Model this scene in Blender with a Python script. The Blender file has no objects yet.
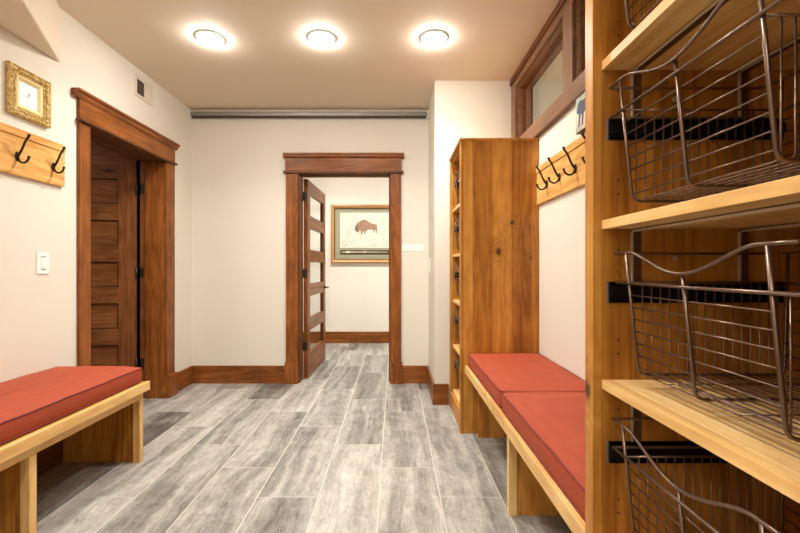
import bpy, bmesh, math, random
from mathutils import Vector, Matrix
random.seed(7)
S = bpy.context.scene
COL = S.collection
PI = math.pi

# ------------------------------------------------------------------ colours
def lin(c):
    c = c/255.0
    return c/12.92 if c <= .04045 else ((c+.055)/1.055)**2.4
def rgb(r, g, b): return (lin(r), lin(g), lin(b), 1)

# ------------------------------------------------------------------ node helpers
def newmat(name):
    m = bpy.data.materials.new(name); m.use_nodes = True
    nt = m.node_tree; nt.nodes.clear()
    out = nt.nodes.new('ShaderNodeOutputMaterial')
    b = nt.nodes.new('ShaderNodeBsdfPrincipled')
    nt.links.new(b.outputs[0], out.inputs[0])
    return m, nt, b
class N:
    def __init__(s, nt): s.nt = nt
    def node(s, t, **k):
        n = s.nt.nodes.new(t)
        for a, v in k.items(): setattr(n, a, v)
        return n
    def put(s, sock, v):
        if hasattr(v, 'is_output') or isinstance(v, bpy.types.NodeSocket): s.nt.links.new(v, sock)
        else: sock.default_value = v
    def math(s, op, a, b=0.0, c=0.0):
        n = s.node('ShaderNodeMath', operation=op)
        s.put(n.inputs[0], a); s.put(n.inputs[1], b); s.put(n.inputs[2], c)
        return n.outputs[0]
    def sep(s, v):
        n = s.node('ShaderNodeSeparateXYZ'); s.put(n.inputs[0], v); return n.outputs
    def comb(s, x, y, z):
        n = s.node('ShaderNodeCombineXYZ'); s.put(n.inputs[0], x); s.put(n.inputs[1], y); s.put(n.inputs[2], z)
        return n.outputs[0]
    def noise(s, v, scale=1, detail=3, rough=.55, dist=0):
        n = s.node('ShaderNodeTexNoise'); s.put(n.inputs['Vector'], v)
        n.inputs['Scale'].default_value = scale; n.inputs['Detail'].default_value = detail
        n.inputs['Roughness'].default_value = rough; n.inputs['Distortion'].default_value = dist
        return n.outputs[0]
    def white(s, v):
        n = s.node('ShaderNodeTexWhiteNoise', noise_dimensions='3D'); s.put(n.inputs[0], v); return n.outputs[0]
    def ramp(s, f, stops):
        n = s.node('ShaderNodeValToRGB'); s.put(n.inputs[0], f)
        e = n.color_ramp.elements
        while len(e) < len(stops): e.new(.5)
        for i, (p, c) in enumerate(stops): e[i].position = p; e[i].color = c
        return n.outputs[0]
    def mix(s, f, a, b, mode='MIX'):
        n = s.node('ShaderNodeMix', data_type='RGBA', blend_type=mode)
        s.put(n.inputs[0], f); s.put(n.inputs[6], a); s.put(n.inputs[7], b)
        return n.outputs[2]
    def maprange(s, v, a, b, c, d, smooth=False):
        n = s.node('ShaderNodeMapRange')
        if smooth: n.interpolation_type = 'SMOOTHSTEP'
        s.put(n.inputs[0], v)
        for i, x in enumerate((a, b, c, d)): n.inputs[i+1].default_value = x
        return n.outputs[0]
    def bump(s, h, strength, dist, bsdf):
        n = s.node('ShaderNodeBump'); n.inputs['Strength'].default_value = strength
        n.inputs['Distance'].default_value = dist; s.put(n.inputs['Height'], h)
        s.nt.links.new(n.outputs[0], bsdf.inputs['Normal'])
    def obj(s): return s.node('ShaderNodeTexCoord').outputs['Object']

def plain(name, col, rough=.6, metal=0.0, spec=None, coat=0):
    m, nt, b = newmat(name)
    b.inputs['Base Color'].default_value = col; b.inputs['Roughness'].default_value = rough
    b.inputs['Metallic'].default_value = metal
    if spec is not None: b.inputs['Specular IOR Level'].default_value = spec
    b.inputs['Coat Weight'].default_value = coat
    return m
def noisy(name, c1, c2, scale=6, rough=.6, metal=0.0, bump=0, bscale=80):
    m, nt, b = newmat(name); n = N(nt); v = n.obj()
    b.inputs['Base Color'].default_value = c1
    nt.links.new(n.mix(n.noise(v, scale, 4), c1, c2), b.inputs['Base Color'])
    b.inputs['Roughness'].default_value = rough; b.inputs['Metallic'].default_value = metal
    if bump: n.bump(n.noise(v, bscale, 3), bump, .002, b)
    return m

_wood = {}
def wood(kind, axis='z', across='x', stave=0.0, spots=()):
    """kind palette, grain axis, across axis, glued-up stave width"""
    key = (kind, axis, across, stave, spots)
    if key in _wood: return _wood[key]
    pal = WOODS[kind]
    m, nt, b = newmat('%s_wood_%s_%s_%d' % (kind, axis, across, stave*1000)); n = N(nt)
    info = n.node('ShaderNodeObjectInfo')
    sx = n.sep(n.obj()); ax = 'xyz'
    l = sx[ax.index(axis)]; c = sx[ax.index(across)]
    o = sx[[i for i in range(3) if ax[i] not in (axis, across)][0]]
    rnd = n.math('MULTIPLY', info.outputs['Random'], 37.0)
    if stave:
        sidx = n.math('FLOOR', n.math('DIVIDE', n.math('ADD', c, n.math('MULTIPLY', n.noise(n.comb(rnd, 0, 0), 1, 0), .1)), stave))
        srand = n.white(n.comb(sidx, rnd, 3.3))
    else:
        sidx = 0.0; srand = None
    ll = n.math('ADD', l, n.math('ADD', rnd, n.math('MULTIPLY', sidx, 5.7) if stave else 0.0))
    # knots
    kv = n.comb(n.math('MULTIPLY', ll, pal.get('kl', 1.6)), n.math('MULTIPLY', c, pal.get('kc', 6.0)), n.math('MULTIPLY', o, pal.get('kc', 6.0)))
    vor = n.node('ShaderNodeTexVoronoi'); n.put(vor.inputs['Vector'], kv); vor.inputs['Scale'].default_value = 1.0
    kd = vor.outputs['Distance']
    knot_on = n.math('GREATER_THAN', n.sep(vor.outputs['Color'])[0], 1-pal['knots'])
    kinf = n.math('MULTIPLY', n.maprange(kd, 0, .42, 1, 0, True), knot_on)
    for (sl, sc_, sr) in spots:
        dl = n.math('DIVIDE', n.math('SUBTRACT', l, sl), sr*9); dc = n.math('DIVIDE', n.math('SUBTRACT', c, sc_), sr*6)
        dd = n.math('SQRT', n.math('ADD', n.math('MULTIPLY', dl, dl), n.math('MULTIPLY', dc, dc)))
        dd = n.math('ADD', dd, n.math('MULTIPLY', n.math('SUBTRACT', n.noise(n.obj(), 60, 2), .5), .08))
        near_ = n.math('LESS_THAN', dd, .45)
        kinf = n.math('MAXIMUM', kinf, n.maprange(dd, 0, .45, 1, 0, True))
        kd = n.math('MINIMUM', kd, dd)
        knot_on = n.math('MAXIMUM', knot_on, near_)
    # grain
    gv = n.comb(n.math('MULTIPLY', ll, .9), n.math('MULTIPLY', c, 9.0), n.math('MULTIPLY', o, 9.0))
    big = n.noise(gv, 1.0, 3, .5, .6)
    bigk = n.math('ADD', n.math('MULTIPLY', big, 9.0), n.math('MULTIPLY', kinf, 3.2))
    ring = n.math('MULTIPLY_ADD', n.math('SINE', n.math('MULTIPLY', bigk, 5.0)), .5, .5)
    fib = n.noise(n.comb(n.math('MULTIPLY', ll, 5), n.math('MULTIPLY', c, 170), n.math('MULTIPLY', o, 170)), 1.0, 3, .6)
    streak = n.noise(n.comb(n.math('MULTIPLY', ll, .7), n.math('MULTIPLY', c, 30), n.math('MULTIPLY', o, 30)), 1.0, 2, .5)
    blot = n.noise(n.obj(), 3.5, 3, .6)
    f = n.math('ADD', n.math('MULTIPLY', ring, pal.get('ring', .3)), n.math('MULTIPLY', n.maprange(streak, .25, .75, 0, 1), .26))
    f = n.math('ADD', f, n.math('MULTIPLY', n.maprange(fib, .3, .7, 0, 1), .16))
    f = n.math('ADD', f, n.math('MULTIPLY', n.maprange(blot, .3, .7, 0, 1), .3))
    f = n.math('DIVIDE', f, pal.get('ring', .3)+.72)
    if stave: f = n.math('ADD', f, n.math('MULTIPLY', n.math('SUBTRACT', srand, .5), pal.get('stv', .55)))
    col = n.ramp(f, [(.02, pal['c'][0]), (.5, pal['c'][1]), (.98, pal['c'][2])])
    core = n.math('MULTIPLY', n.maprange(kd, .03, .13, 1, 0, True), knot_on)
    col = n.mix(n.math('MULTIPLY', kinf, .35), col, pal['c'][0])
    col = n.mix(n.math('MULTIPLY', core, .93), col, pal['k'])
    if stave:
        fr = n.math('FRACT', n.math('DIVIDE', n.math('ADD', c, n.math('MULTIPLY', n.noise(n.comb(rnd, 0, 0), 1, 0), .1)), stave))
        joint = n.math('LESS_THAN', fr, .018)
        col = n.mix(n.math('MULTIPLY', joint, .42), col, pal['k'])
    nt.links.new(col, b.inputs['Base Color'])
    b.inputs['Roughness'].default_value = pal.get('r', .38)
    b.inputs['Specular IOR Level'].default_value = pal.get('sp', .4)
    n.bump(fib, .12, .0008, b)
    _wood[key] = m
    return m
WOODS = {
 'stained': dict(c=[rgb(76,38,12), rgb(128,72,28), rgb(166,102,46)], k=rgb(38,20,10), knots=.16, r=.36, ring=.26, sp=.3),
 'dark':    dict(c=[rgb(58,31,14), rgb(98,56,26), rgb(130,80,42)], k=rgb(30,16,9), knots=.05, r=.40, ring=.22, sp=.3),
 'door':    dict(c=[rgb(84,46,22), rgb(128,76,40), rgb(160,104,60)], k=rgb(38,22,12), knots=.06, r=.42, ring=.26, sp=.3),
 'honey':   dict(c=[rgb(132,78,22), rgb(182,122,48), rgb(214,158,78)], k=rgb(62,34,14), knots=.10, r=.40, stv=.6, ring=.2, kl=2.2, kc=5.0, sp=.3),
 'pale':    dict(c=[rgb(186,134,70), rgb(224,180,114), rgb(240,208,152)], k=rgb(104,62,30), knots=.12, r=.38, ring=.22, sp=.3),
 'board':   dict(c=[rgb(176,118,54), rgb(216,162,92), rgb(236,192,126)], k=rgb(84,48,20), knots=.45, r=.36, kl=4.2, kc=7.0, ring=.34, sp=.3),
 'window':  dict(c=[rgb(80,52,34), rgb(120,84,58), rgb(156,114,84)], k=rgb(50,30,20), knots=.04, r=.34, ring=.2),
}

# ------------------------------------------------------------------ mesh building
class MB:
    def __init__(s): s.v = []; s.f = []; s.smooth = []; s.mi = []
    def add(s, vs, fs, smooth=False, mi=0):
        o = len(s.v); s.v += [tuple(v) for v in vs]
        s.f += [tuple(i+o for i in f) for f in fs]; s.smooth += [smooth]*len(fs); s.mi += [mi]*len(fs)
        return s
    def box(s, x0, x1, y0, y1, z0, z1, mi=0):
        x0, x1 = sorted((x0, x1)); y0, y1 = sorted((y0, y1)); z0, z1 = sorted((z0, z1))
        v = [(x, y, z) for z in (z0, z1) for y in (y0, y1) for x in (x0, x1)]
        f = [(0,2,3,1), (4,5,7,6), (0,1,5,4), (2,6,7,3), (0,4,6,2), (1,3,7,5)]
        return s.add(v, f, False, mi)
    def prism(s, pts, a0, a1, axis='z', mi=0):
        """polygon pts (2D) extruded along axis"""
        def P(p, h):
            return {'z': (p[0], p[1], h), 'y': (p[0], h, p[1]), 'x': (h, p[0], p[1])}[axis]
        n = len(pts); v = [P(p, a0) for p in pts]+[P(p, a1) for p in pts]
        f = [tuple(range(n))[::-1], tuple(range(n, 2*n))]+[(i, (i+1) % n, n+(i+1) % n, n+i) for i in range(n)]
        return s.add(v, f, False, mi)
    def tube(s, pts, r, seg=8, closed=False, mi=0):
        pts = [Vector(p) for p in pts]; n = len(pts); rs = r if isinstance(r, (list, tuple)) else [r]*n
        T = []
        for i in range(n):
            a = pts[i-1] if (i > 0 or closed) else pts[i]
            b = pts[(i+1) % n] if (i < n-1 or closed) else pts[i]
            T.append((b-a).normalized())
        up = Vector((0, 0, 1)) if abs(T[0].z) < .9 else Vector((1, 0, 0))
        u = T[0].cross(up).normalized(); vs = []
        for i in range(n):
            u = (u-T[i]*u.dot(T[i])).normalized(); w = T[i].cross(u)
            for k in range(seg):
                a = 2*PI*k/seg
                vs.append(pts[i]+(u*math.cos(a)+w*math.sin(a))*rs[i])
        fs = []
        for i in range(n if closed else n-1):
            j = (i+1) % n
            for k in range(seg):
                fs.append((i*seg+k, i*seg+(k+1) % seg, j*seg+(k+1) % seg, j*seg+k))
        s.add(vs, fs, True, mi)
        if not closed:
            o = len(s.v)-len(vs)
            s.f += [tuple(o+k for k in range(seg))[::-1], tuple(o+(n-1)*seg+k for k in range(seg))]
            s.smooth += [False]*2; s.mi += [mi]*2
        return s
    def cyl(s, a, b, r, seg=20, mi=0):
        return s.tube([a, b], r, seg, False, mi)
    def sphere(s, c, r, sx=1, sy=1, sz=1, seg=8, rings=5, mi=0):
        vs = [(c[0], c[1], c[2]-r*sz)]
        for i in range(1, rings):
            t = -PI/2+PI*i/rings
            for k in range(seg):
                a = 2*PI*k/seg
                vs.append((c[0]+r*sx*math.cos(t)*math.cos(a), c[1]+r*sy*math.cos(t)*math.sin(a), c[2]+r*sz*math.sin(t)))
        vs.append((c[0], c[1], c[2]+r*sz)); fs = []
        for k in range(seg): fs.append((0, 1+(k+1) % seg, 1+k))
        for i in range(rings-2):
            for k in range(seg):
                a = 1+i*seg; fs.append((a+k, a+(k+1) % seg, a+seg+(k+1) % seg, a+seg+k))
        L = len(vs)-1; a = 1+(rings-2)*seg
        for k in range(seg): fs.append((a+k, a+(k+1) % seg, L))
        return s.add(vs, fs, True, mi)
    def xf(s, M):
        s.v = [tuple(M @ Vector(p)) for p in s.v]; return s
    def build(s, name, mat, parent=None, bevel=0, loc=None, seg=2, subsurf=0):
        me = bpy.data.meshes.new(name); me.from_pydata(s.v, [], s.f)
        mats = mat if isinstance(mat, (list, tuple)) else [mat]
        for m in mats: me.materials.append(m)
        me.polygons.foreach_set('use_smooth', s.smooth); me.polygons.foreach_set('material_index', s.mi)
        bm = bmesh.new(); bm.from_mesh(me); bmesh.ops.recalc_face_normals(bm, faces=bm.faces[:]); bm.to_mesh(me); bm.free()
        me.update()
        o = bpy.data.objects.new(name, me); COL.objects.link(o)
        if parent: o.parent = parent
        if loc: o.location = loc
        if bevel:
            md = o.modifiers.new('bevel', 'BEVEL'); md.width = bevel; md.segments = seg; md.limit_method = 'ANGLE'; md.angle_limit = .7
            md.harden_normals = False
        if subsurf:
            md = o.modifiers.new('sub', 'SUBSURF'); md.levels = subsurf; md.render_levels = subsurf
        return o
def empty(name, loc=(0, 0, 0), rz=0):
    o = bpy.data.objects.new(name, None); COL.objects.link(o); o.location = loc; o.rotation_euler = (0, 0, rz)
    o.empty_display_size = .05
    return o
def tag(o, label=None, cat=None, group=None, kind=None):
    for k, v in (('label', label), ('category', cat), ('group', group), ('kind', kind)):
        if v: o[k] = v
    return o
def copy_tree(o, parent=None):
    c = o.copy(); COL.objects.link(c)
    if parent: c.parent = parent
    for ch in list(o.children): copy_tree(ch, c)
    return c
def struct(name, mb, mat, parent=None, bevel=0, label=None, cat=None):
    o = mb.build(name, mat, parent, bevel)
    if not parent: tag(o, label, cat, None, 'structure')
    return o

# ------------------------------------------------------------------ dimensions
LX, RX = -2.03, 1.005            # left and right wall planes
BY, CX, NY = 4.08, .34, 3.44     # back wall, corridor side wall, short facing wall
H = 2.73
FY = -1.9                        # wall behind the camera

# ------------------------------------------------------------------ materials
def paint(name, c1, c2, rough=.75):
    m, nt, b = newmat(name); n = N(nt); v = n.obj()
    nt.links.new(n.mix(n.noise(v, 1.3, 3), c1, c2), b.inputs['Base Color'])
    b.inputs['Roughness'].default_value = rough; b.inputs['Specular IOR Level'].default_value = .3
    n.bump(n.noise(v, 160, 3), .10, .001, b)
    return m
M_WALL = paint('warm_white_paint', rgb(218,211,198), rgb(222,215,202))
M_WALL2 = paint('white_paint', rgb(236,231,222), rgb(240,235,226))
M_CEIL = paint('beige_ceiling_paint', rgb(222,207,188), rgb(226,211,192))
M_SOFF = paint('beige_soffit_paint', rgb(222,207,188), rgb(226,211,192))
M_WHITE = plain('white_plastic', rgb(240,240,236), .35)
M_OFFW = plain('offwhite_metal', rgb(214,202,184), .5)
M_BLACK = noisy('black_steel', rgb(22,20,20), rgb(34,31,30), 30, .38, .6)
M_HOOK = noisy('dark_bronze', rgb(44,36,32), rgb(66,56,50), 40, .35, .8)
M_HINGE = noisy('aged_steel', rgb(60,54,50), rgb(96,88,80), 60, .35, .9)
M_WIRE = noisy('bronze_wire', rgb(128,106,92), rgb(104,84,72), 20, .30, .85)
M_STRAP = noisy('strap_glint_screw', rgb(206,192,172), rgb(190,174,152), 20, .35, .4)  # pale metal; on strap lips it paints the light caught by the edge
M_SDARK = noisy('dull_strap', rgb(112,84,56), rgb(98,72,46), 20, .45, .5)
M_STEEL2 = noisy('grey_cap', rgb(120,116,112), rgb(98,94,90), 20, .4, .5)
M_STEEL = noisy('satin_aluminium', rgb(186,184,180), rgb(170,168,164), 10, .28, .35)
M_BEAD = plain('groove_shade', rgb(44,26,16), .5)  # near-black moulding colour paints the shadow lines of the panel grooves
M_DARKGAP = plain('hole_shade', rgb(30,28,27), .7)  # near-black paints the shade inside pin holes and vent duct

def floor_mat():
    m, nt, b = newmat('grey_plank_tile'); n = N(nt); s = n.sep(n.obj())
    W, L = .306, .9144
    u = n.math('DIVIDE', n.math('ADD', s[0], 1.9134+W*20), W)
    i = n.math('FLOOR', u); fu = n.math('FRACT', u)
    v = n.math('DIVIDE', n.math('ADD', n.math('ADD', s[1], -2.352+L*20), n.math('MULTIPLY', i, .3048)), L)
    # columns count from +20 so shift offset back (20*.3048 = 6.096 = 6.667 L)
    v = n.math('SUBTRACT', v, 20*.3048/L)
    j = n.math('FLOOR', v); fv = n.math('FRACT', v)
    r1 = n.white(n.comb(i, j, 1.5)); r2 = n.white(n.comb(i, j, 7.5))
    # weathered grain
    off = n.math('MULTIPLY', r1, 31.0)
    wob = n.math('MULTIPLY', n.math('SUBTRACT', n.noise(n.comb(n.math('MULTIPLY', s[0], 3), n.math('ADD', n.math('MULTIPLY', s[1], 1.6), off), off), 1, 3), .5), .16)
    xx = n.math('ADD', s[0], wob)
    V = lambda kx, ky, o=off: n.comb(n.math('ADD', n.math('MULTIPLY', xx, kx), o), n.math('MULTIPLY', s[1], ky), o)
    band = n.noise(V(9, .55), 1, 3, .55)
    zone = n.maprange(band, .38, .60, 0, 1, True)
    cath = n.noise(V(24, 1.6), 1, 4, .65)
    fine = n.noise(V(130, 9), 1, 3, .6)
    cloud = n.noise(V(10, 7), 1, 6, .75)
    mott = n.noise(V(60, 34), 1, 4, .7)
    f = n.math('ADD', n.math('MULTIPLY', zone, .20), n.math('MULTIPLY', n.maprange(cath, .3, .7, 0, 1), .20))
    f = n.math('ADD', f, n.math('MULTIPLY', n.maprange(cloud, .3, .7, 0, 1), .28))
    f = n.math('ADD', f, n.math('MULTIPLY', n.maprange(fine, .3, .7, 0, 1), .16))
    f = n.math('ADD', f, n.math('MULTIPLY', n.maprange(mott, .3, .7, 0, 1), .14))
    f = n.math('ADD', f, n.math('MULTIPLY', n.math('SUBTRACT', r2, .5), .26))
    col = n.ramp(f, [(.18, rgb(84,81,77)), (.38, rgb(128,125,119)), (.60, rgb(162,159,152)), (.86, rgb(198,194,186))])
    speck = n.noise(V(30, 10), 1, 5, .75)
    col = n.mix(n.math('MULTIPLY', n.maprange(speck, .60, .70, 0, 1), .55), col, rgb(98,88,78))
    g = n.math('MAXIMUM', n.math('MAXIMUM', n.math('LESS_THAN', fu, .0085), n.math('GREATER_THAN', fu, .9935)),
               n.math('MAXIMUM', n.math('LESS_THAN', fv, .0026), n.math('GREATER_THAN', fv, .9975)))
    gx = n.math('MAXIMUM', n.math('LESS_THAN', fu, .0085), n.math('GREATER_THAN', fu, .9935))
    col = n.mix(n.maprange(gx, 0, 1, .55, .9) if False else n.math('MULTIPLY', g, n.math('MULTIPLY_ADD', gx, .35, .5)), col, rgb(212,207,198))
    nt.links.new(col, b.inputs['Base Color'])
    nt.links.new(n.maprange(cloud, .3, .7, .30, .46), b.inputs['Roughness'])
    n.bump(n.math('SUBTRACT', n.math('MULTIPLY', fine, .25), g), .25, .0015, b)
    return m
M_FLOOR = floor_mat()

def cushion_mat():
    m, nt, b = newmat('red_woven_fabric'); n = N(nt); s = n.sep(n.obj())
    k = 2*PI/.016
    a = n.math('SINE', n.math('MULTIPLY', n.math('ADD', s[0], s[1]), k))
    c = n.math('SINE', n.math('MULTIPLY', n.math('SUBTRACT', s[0], s[1]), k))
    zz = n.math('SINE', n.math('MULTIPLY', s[2], k*2))
    w = n.math('MULTIPLY', a, c)
    w = n.math('ADD', w, n.math('MULTIPLY', zz, .25))
    f = n.maprange(n.math('ADD', n.math('MULTIPLY', w, .5), n.noise(n.obj(), 300, 2)), -.4, 1.4, 0, 1)
    col = n.mix(f, rgb(128,38,18), rgb(180,76,36))
    nt.links.new(col, b.inputs['Base Color'])
    b.inputs['Roughness'].default_value = .72
    b.inputs['Sheen Weight'].default_value = .12; b.inputs['Sheen Roughness'].default_value = .4
    b.inputs['Sheen Tint'].default_value = rgb(220,130,90)
    n.bump(w, .35, .001, b)
    return m
M_CUSH = cushion_mat()
M_PIPE = noisy('seam_shade_red', rgb(104,26,20), rgb(126,34,26), 90, .7)  # dark red paints the seam shadow along the cushion edges

def glassmat(name='clear_glass'):
    m = bpy.data.materials.new(name); m.use_nodes = True; nt = m.node_tree; nt.nodes.clear(); n = N(nt)
    out = n.node('ShaderNodeOutputMaterial'); t = n.node('ShaderNodeBsdfTransparent'); g = n.node('ShaderNodeBsdfGlossy')
    g.inputs['Roughness'].default_value = .02; t.inputs[0].default_value = (.97, .985, .98, 1)
    fr = n.node('ShaderNodeLayerWeight'); fr.inputs[0].default_value = .18; geo = n.node('ShaderNodeNewGeometry')
    mx = n.node('ShaderNodeMixShader'); nt.links.new(n.math('MULTIPLY', fr.outputs[0], n.math('SUBTRACT', 1.0, geo.outputs['Backfacing'])), mx.inputs[0])
    nt.links.new(t.outputs[0], mx.inputs[1]); nt.links.new(g.outputs[0], mx.inputs[2]); nt.links.new(mx.outputs[0], out.inputs[0])
    return m
M_GLASS = glassmat()

def gold_mat():
    m, nt, b = newmat('aged_gold'); n = N(nt); v = n.obj()
    f = n.noise(v, 60, 4, .7)
    nt.links.new(n.ramp(f, [(.3, rgb(120,88,40)), (.5, rgb(204,172,104)), (.75, rgb(240,222,170))]), b.inputs['Base Color'])
    b.inputs['Metallic'].default_value = .45; b.inputs['Roughness'].default_value = .42
    return m
M_GOLD = gold_mat()
M_GOLDL = noisy('pale_gold', rgb(232,214,160), rgb(214,192,132), 20, .4, .35)

# ------------------------------------------------------------------ ROOM SHELL
T = .14
# floor and ceiling continue into the rooms seen through the doorway and windows
struct('floor', MB().box(-3.8, 3.4, FY-.1, 6.4, -.1, 0), M_FLOOR, label='grey wood-look plank tile floor with pale grout', cat='floor')
struct('ceiling', MB().box(-3.8, 3.4, FY-.1, 6.4, H, H+.1), M_CEIL, label='smooth beige ceiling over the mudroom', cat='ceiling')

D1a, D1b, DH = 2.70, 3.60, 2.088      # left door opening along Y
D2a, D2b = -.968, -.025                # back door opening along X
LT = .21
struct('wall_left', MB().box(LX-LT, LX, FY, D1a-.02, 0, H).box(LX-LT, LX, D1b+.02, BY, 0, H).box(LX-LT, LX, D1a-.02, D1b+.02, DH+.02, H),
       M_WALL, label='warm white wall with the dark panelled door', cat='wall')
struct('wall_back', MB().box(LX-LT, D2a, BY, BY+T, 0, H).box(D2b, CX+.1, BY, BY+T, 0, H).box(D2a, D2b, BY, BY+T, 2.105, H),
       M_WALL, label='warm white end wall around the open doorway', cat='wall')
struct('wall_corridor', MB().box(CX, CX+.10, NY+.1, BY, 0, H), M_WALL, label='narrow warm white side wall by the light switch', cat='wall')
struct('wall_alcove', MB().box(CX, 3.3, NY, NY+.1, 0, H), M_WALL, label='warm white wall beside the tall open cabinet', cat='wall')
W1a, W1b, W2a, W2b, WZa, WZb = 2.385, 3.33, 1.2, 2.264, 2.173, 2.63
RT = .12
mb = MB().box(RX, RX+RT, FY, NY, 0, WZa).box(RX, RX+RT, FY, NY, WZb, H).box(RX, RX+RT, W1b, NY, WZa, WZb)
mb.box(RX, RX+RT, W2b, W1a, WZa, WZb).box(RX, RX+RT, FY, W2a, WZa, WZb)
struct('wall_right', mb, M_WALL, label='warm white wall above the right bench with high windows', cat='wall')
struct('wall_front', MB().box(LX-LT, 3.3, FY-.1, FY, 0, H), M_WALL, label='plain wall at the near end of the room', cat='wall')
# sloping soffit block in the corner of the left wall
sy0, sx1 = 2.485, LX+(2.485-1.3)*.518
mb = MB().prism([(LX, sy0), (LX, 1.3), (sx1, 1.3)], 2.392, H)
o = struct('wall_soffit', mb, M_SOFF, bevel=.012, label='angled boxed-in soffit above the small gold frame', cat='wall')
# side room behind the left door
struct('wall_side_room', MB().box(-3.7, -3.6, 1.0, 4.6, 0, H).box(-3.6, LX-LT, .9, 1.0, 0, H).box(-3.6, LX-LT, 4.6, 4.7, 0, H), M_WALL,
       label='wall of the dim side room behind the open door', cat='wall')
# far room
struct('wall_far_room', MB().box(-2.6, 1.6, 6.26, 6.36, 0, H).box(-2.7, -2.6, BY+T, 6.36, 0, H).box(1.6, 1.7, BY+T, 6.36, 0, H).box(LX-LT-.5,LX-LT,BY+T,BY+T+.02,0,H).box(CX+.1,1.6,BY+T-.02,BY+T,0,H), M_WALL2,
       label='bright white wall of the room beyond the doorway', cat='wall')
# room behind the high windows
struct('wall_window_room', MB().box(3.2, 3.3, FY, NY, 0, H), M_WALL2, label='pale wall of the room behind the high windows', cat='wall')

# ------------------------------------------------------------------ DOOR TRIM
def crown_x(mb_name, x0, x1, yf, zc, par):
    pass
D2H = 2.105
def casing_back():
    t = tag(empty('trim_1', (0, BY, 0)), 'stained wood casing with crown around the open back doorway', 'door casing', kind='structure')
    y = -.001
    for (a, b_) in ((-1.08, -.961), (-.036, .065)):
        MB().box(a, b_, -.026, y, .21, D2H-.015).build('side_casing', wood('stained', 'z', 'x'), t, .002)
        MB().box(a-.01, b_+.002 if b_ < -.5 else b_+.012, -.036, y, 0, .21).build('plinth_block', wood('stained', 'z', 'x'), t, .003)
    MB().box(-1.105, .09, -.045, y, D2H-.015, D2H+.01).build('bead', wood('dark', 'x', 'z'), t, .006, seg=3)
    MB().box(-1.085, .07, -.028, y, D2H+.01, 2.243).build('head_board', wood('stained', 'x', 'z'), t, .001)
    c = MB().prism([(y, 2.243), (-.036, 2.243), (-.052, 2.252), (-.052, 2.262), (-.060, 2.272), (-.060, 2.288), (y, 2.288)], -1.103, .095, 'x')
    c.build('crown', wood('stained', 'x', 'z'), t, .002)
    # jamb
    j = tag(empty('trim_2', (0, BY, 0)), 'dark stained jamb lining the open back doorway', 'door jamb', kind='structure')
    MB().box(D2a, D2a+.022, 0, T, 0, D2H-.02).build('side_jamb', wood('dark', 'z', 'y'), j, .001)
    MB().box(D2b-.02, D2b, 0, T, 0, D2H-.02).build('side_jamb', wood('stained', 'z', 'y'), j, .001)
    MB().box(D2a, D2b, 0, T, D2H-.02, D2H).build('head_jamb', wood('dark', 'x', 'y'), j, .001)
    MB().box(D2a+.02, D2b-.02, .05, .09, D2H-.032, D2H-.02).build('door_stop', wood('stained', 'x', 'y'), j, .001)
    MB().box(D2b-.032, D2b-.02, .05, .09, 0, D2H-.032).build('door_stop', wood('stained', 'z', 'y'), j, .001)
casing_back()
def casing_left():
    t = tag(empty('trim_3', (LX, 0, 0)), 'stained wood casing with crown around the dark panelled door', 'door casing', kind='structure')
    x = .001
    for (a, b_) in ((D1a-.095, D1a), (D1b, D1b+.135)):
        MB().box(x, .02, a, b_, .2, DH).build('side_casing', wood('stained', 'z', 'y'), t, .002)
        MB().box(x, .048, a-.005 if b_ < 3 else a, b_+.005 if b_ > 3 else b_, 0, .2).build('plinth_block', wood('stained', 'z', 'y'), t, .003)
    MB().box(x, .042, D1a-.108, D1b+.145, DH, DH+.02).build('bead', wood('dark', 'y', 'z'), t, .006, seg=3)
    MB().box(x, .022, D1a-.096, D1b+.136, DH+.02, 2.234).build('head_board', wood('stained', 'y', 'z'), t, .001)
    c = MB().prism([(x, 2.234), (.028, 2.234), (.04, 2.248), (.04, 2.258), (.055, 2.268), (.055, 2.284), (x, 2.284)], D1a-.14, D1b+.16, 'y')
    c.build('crown', wood('stained', 'y', 'z'), t, .002)
    j = tag(empty('trim_4', (LX, 0, 0)), 'deep stained jamb around the dark panelled door', 'door jamb', kind='structure')
    MB().box(-LT-.005, .0, D1b, D1b+.019, 0, DH).build('side_jamb', wood('stained', 'z', 'x', .075), j, .001)
    MB().box(-LT-.005, .0, D1a-.019, D1a, 0, DH).build('side_jamb', wood('stained', 'z', 'x'), j, .001)
    MB().box(-LT-.005, .0, D1a-.019, D1b+.019, DH, DH+.019).build('head_jamb', wood('dark', 'y', 'x'), j, .001)
    MB().box(-.165, -.12, D1b-.014, D1b, 0, DH-.014).build('door_stop', wood('stained', 'z', 'x'), j, .001)
    MB().box(-.165, -.12, D1a, D1b, DH-.014, DH).build('door_stop', wood('dark', 'y', 'x'), j, .001)
casing_left()

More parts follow.
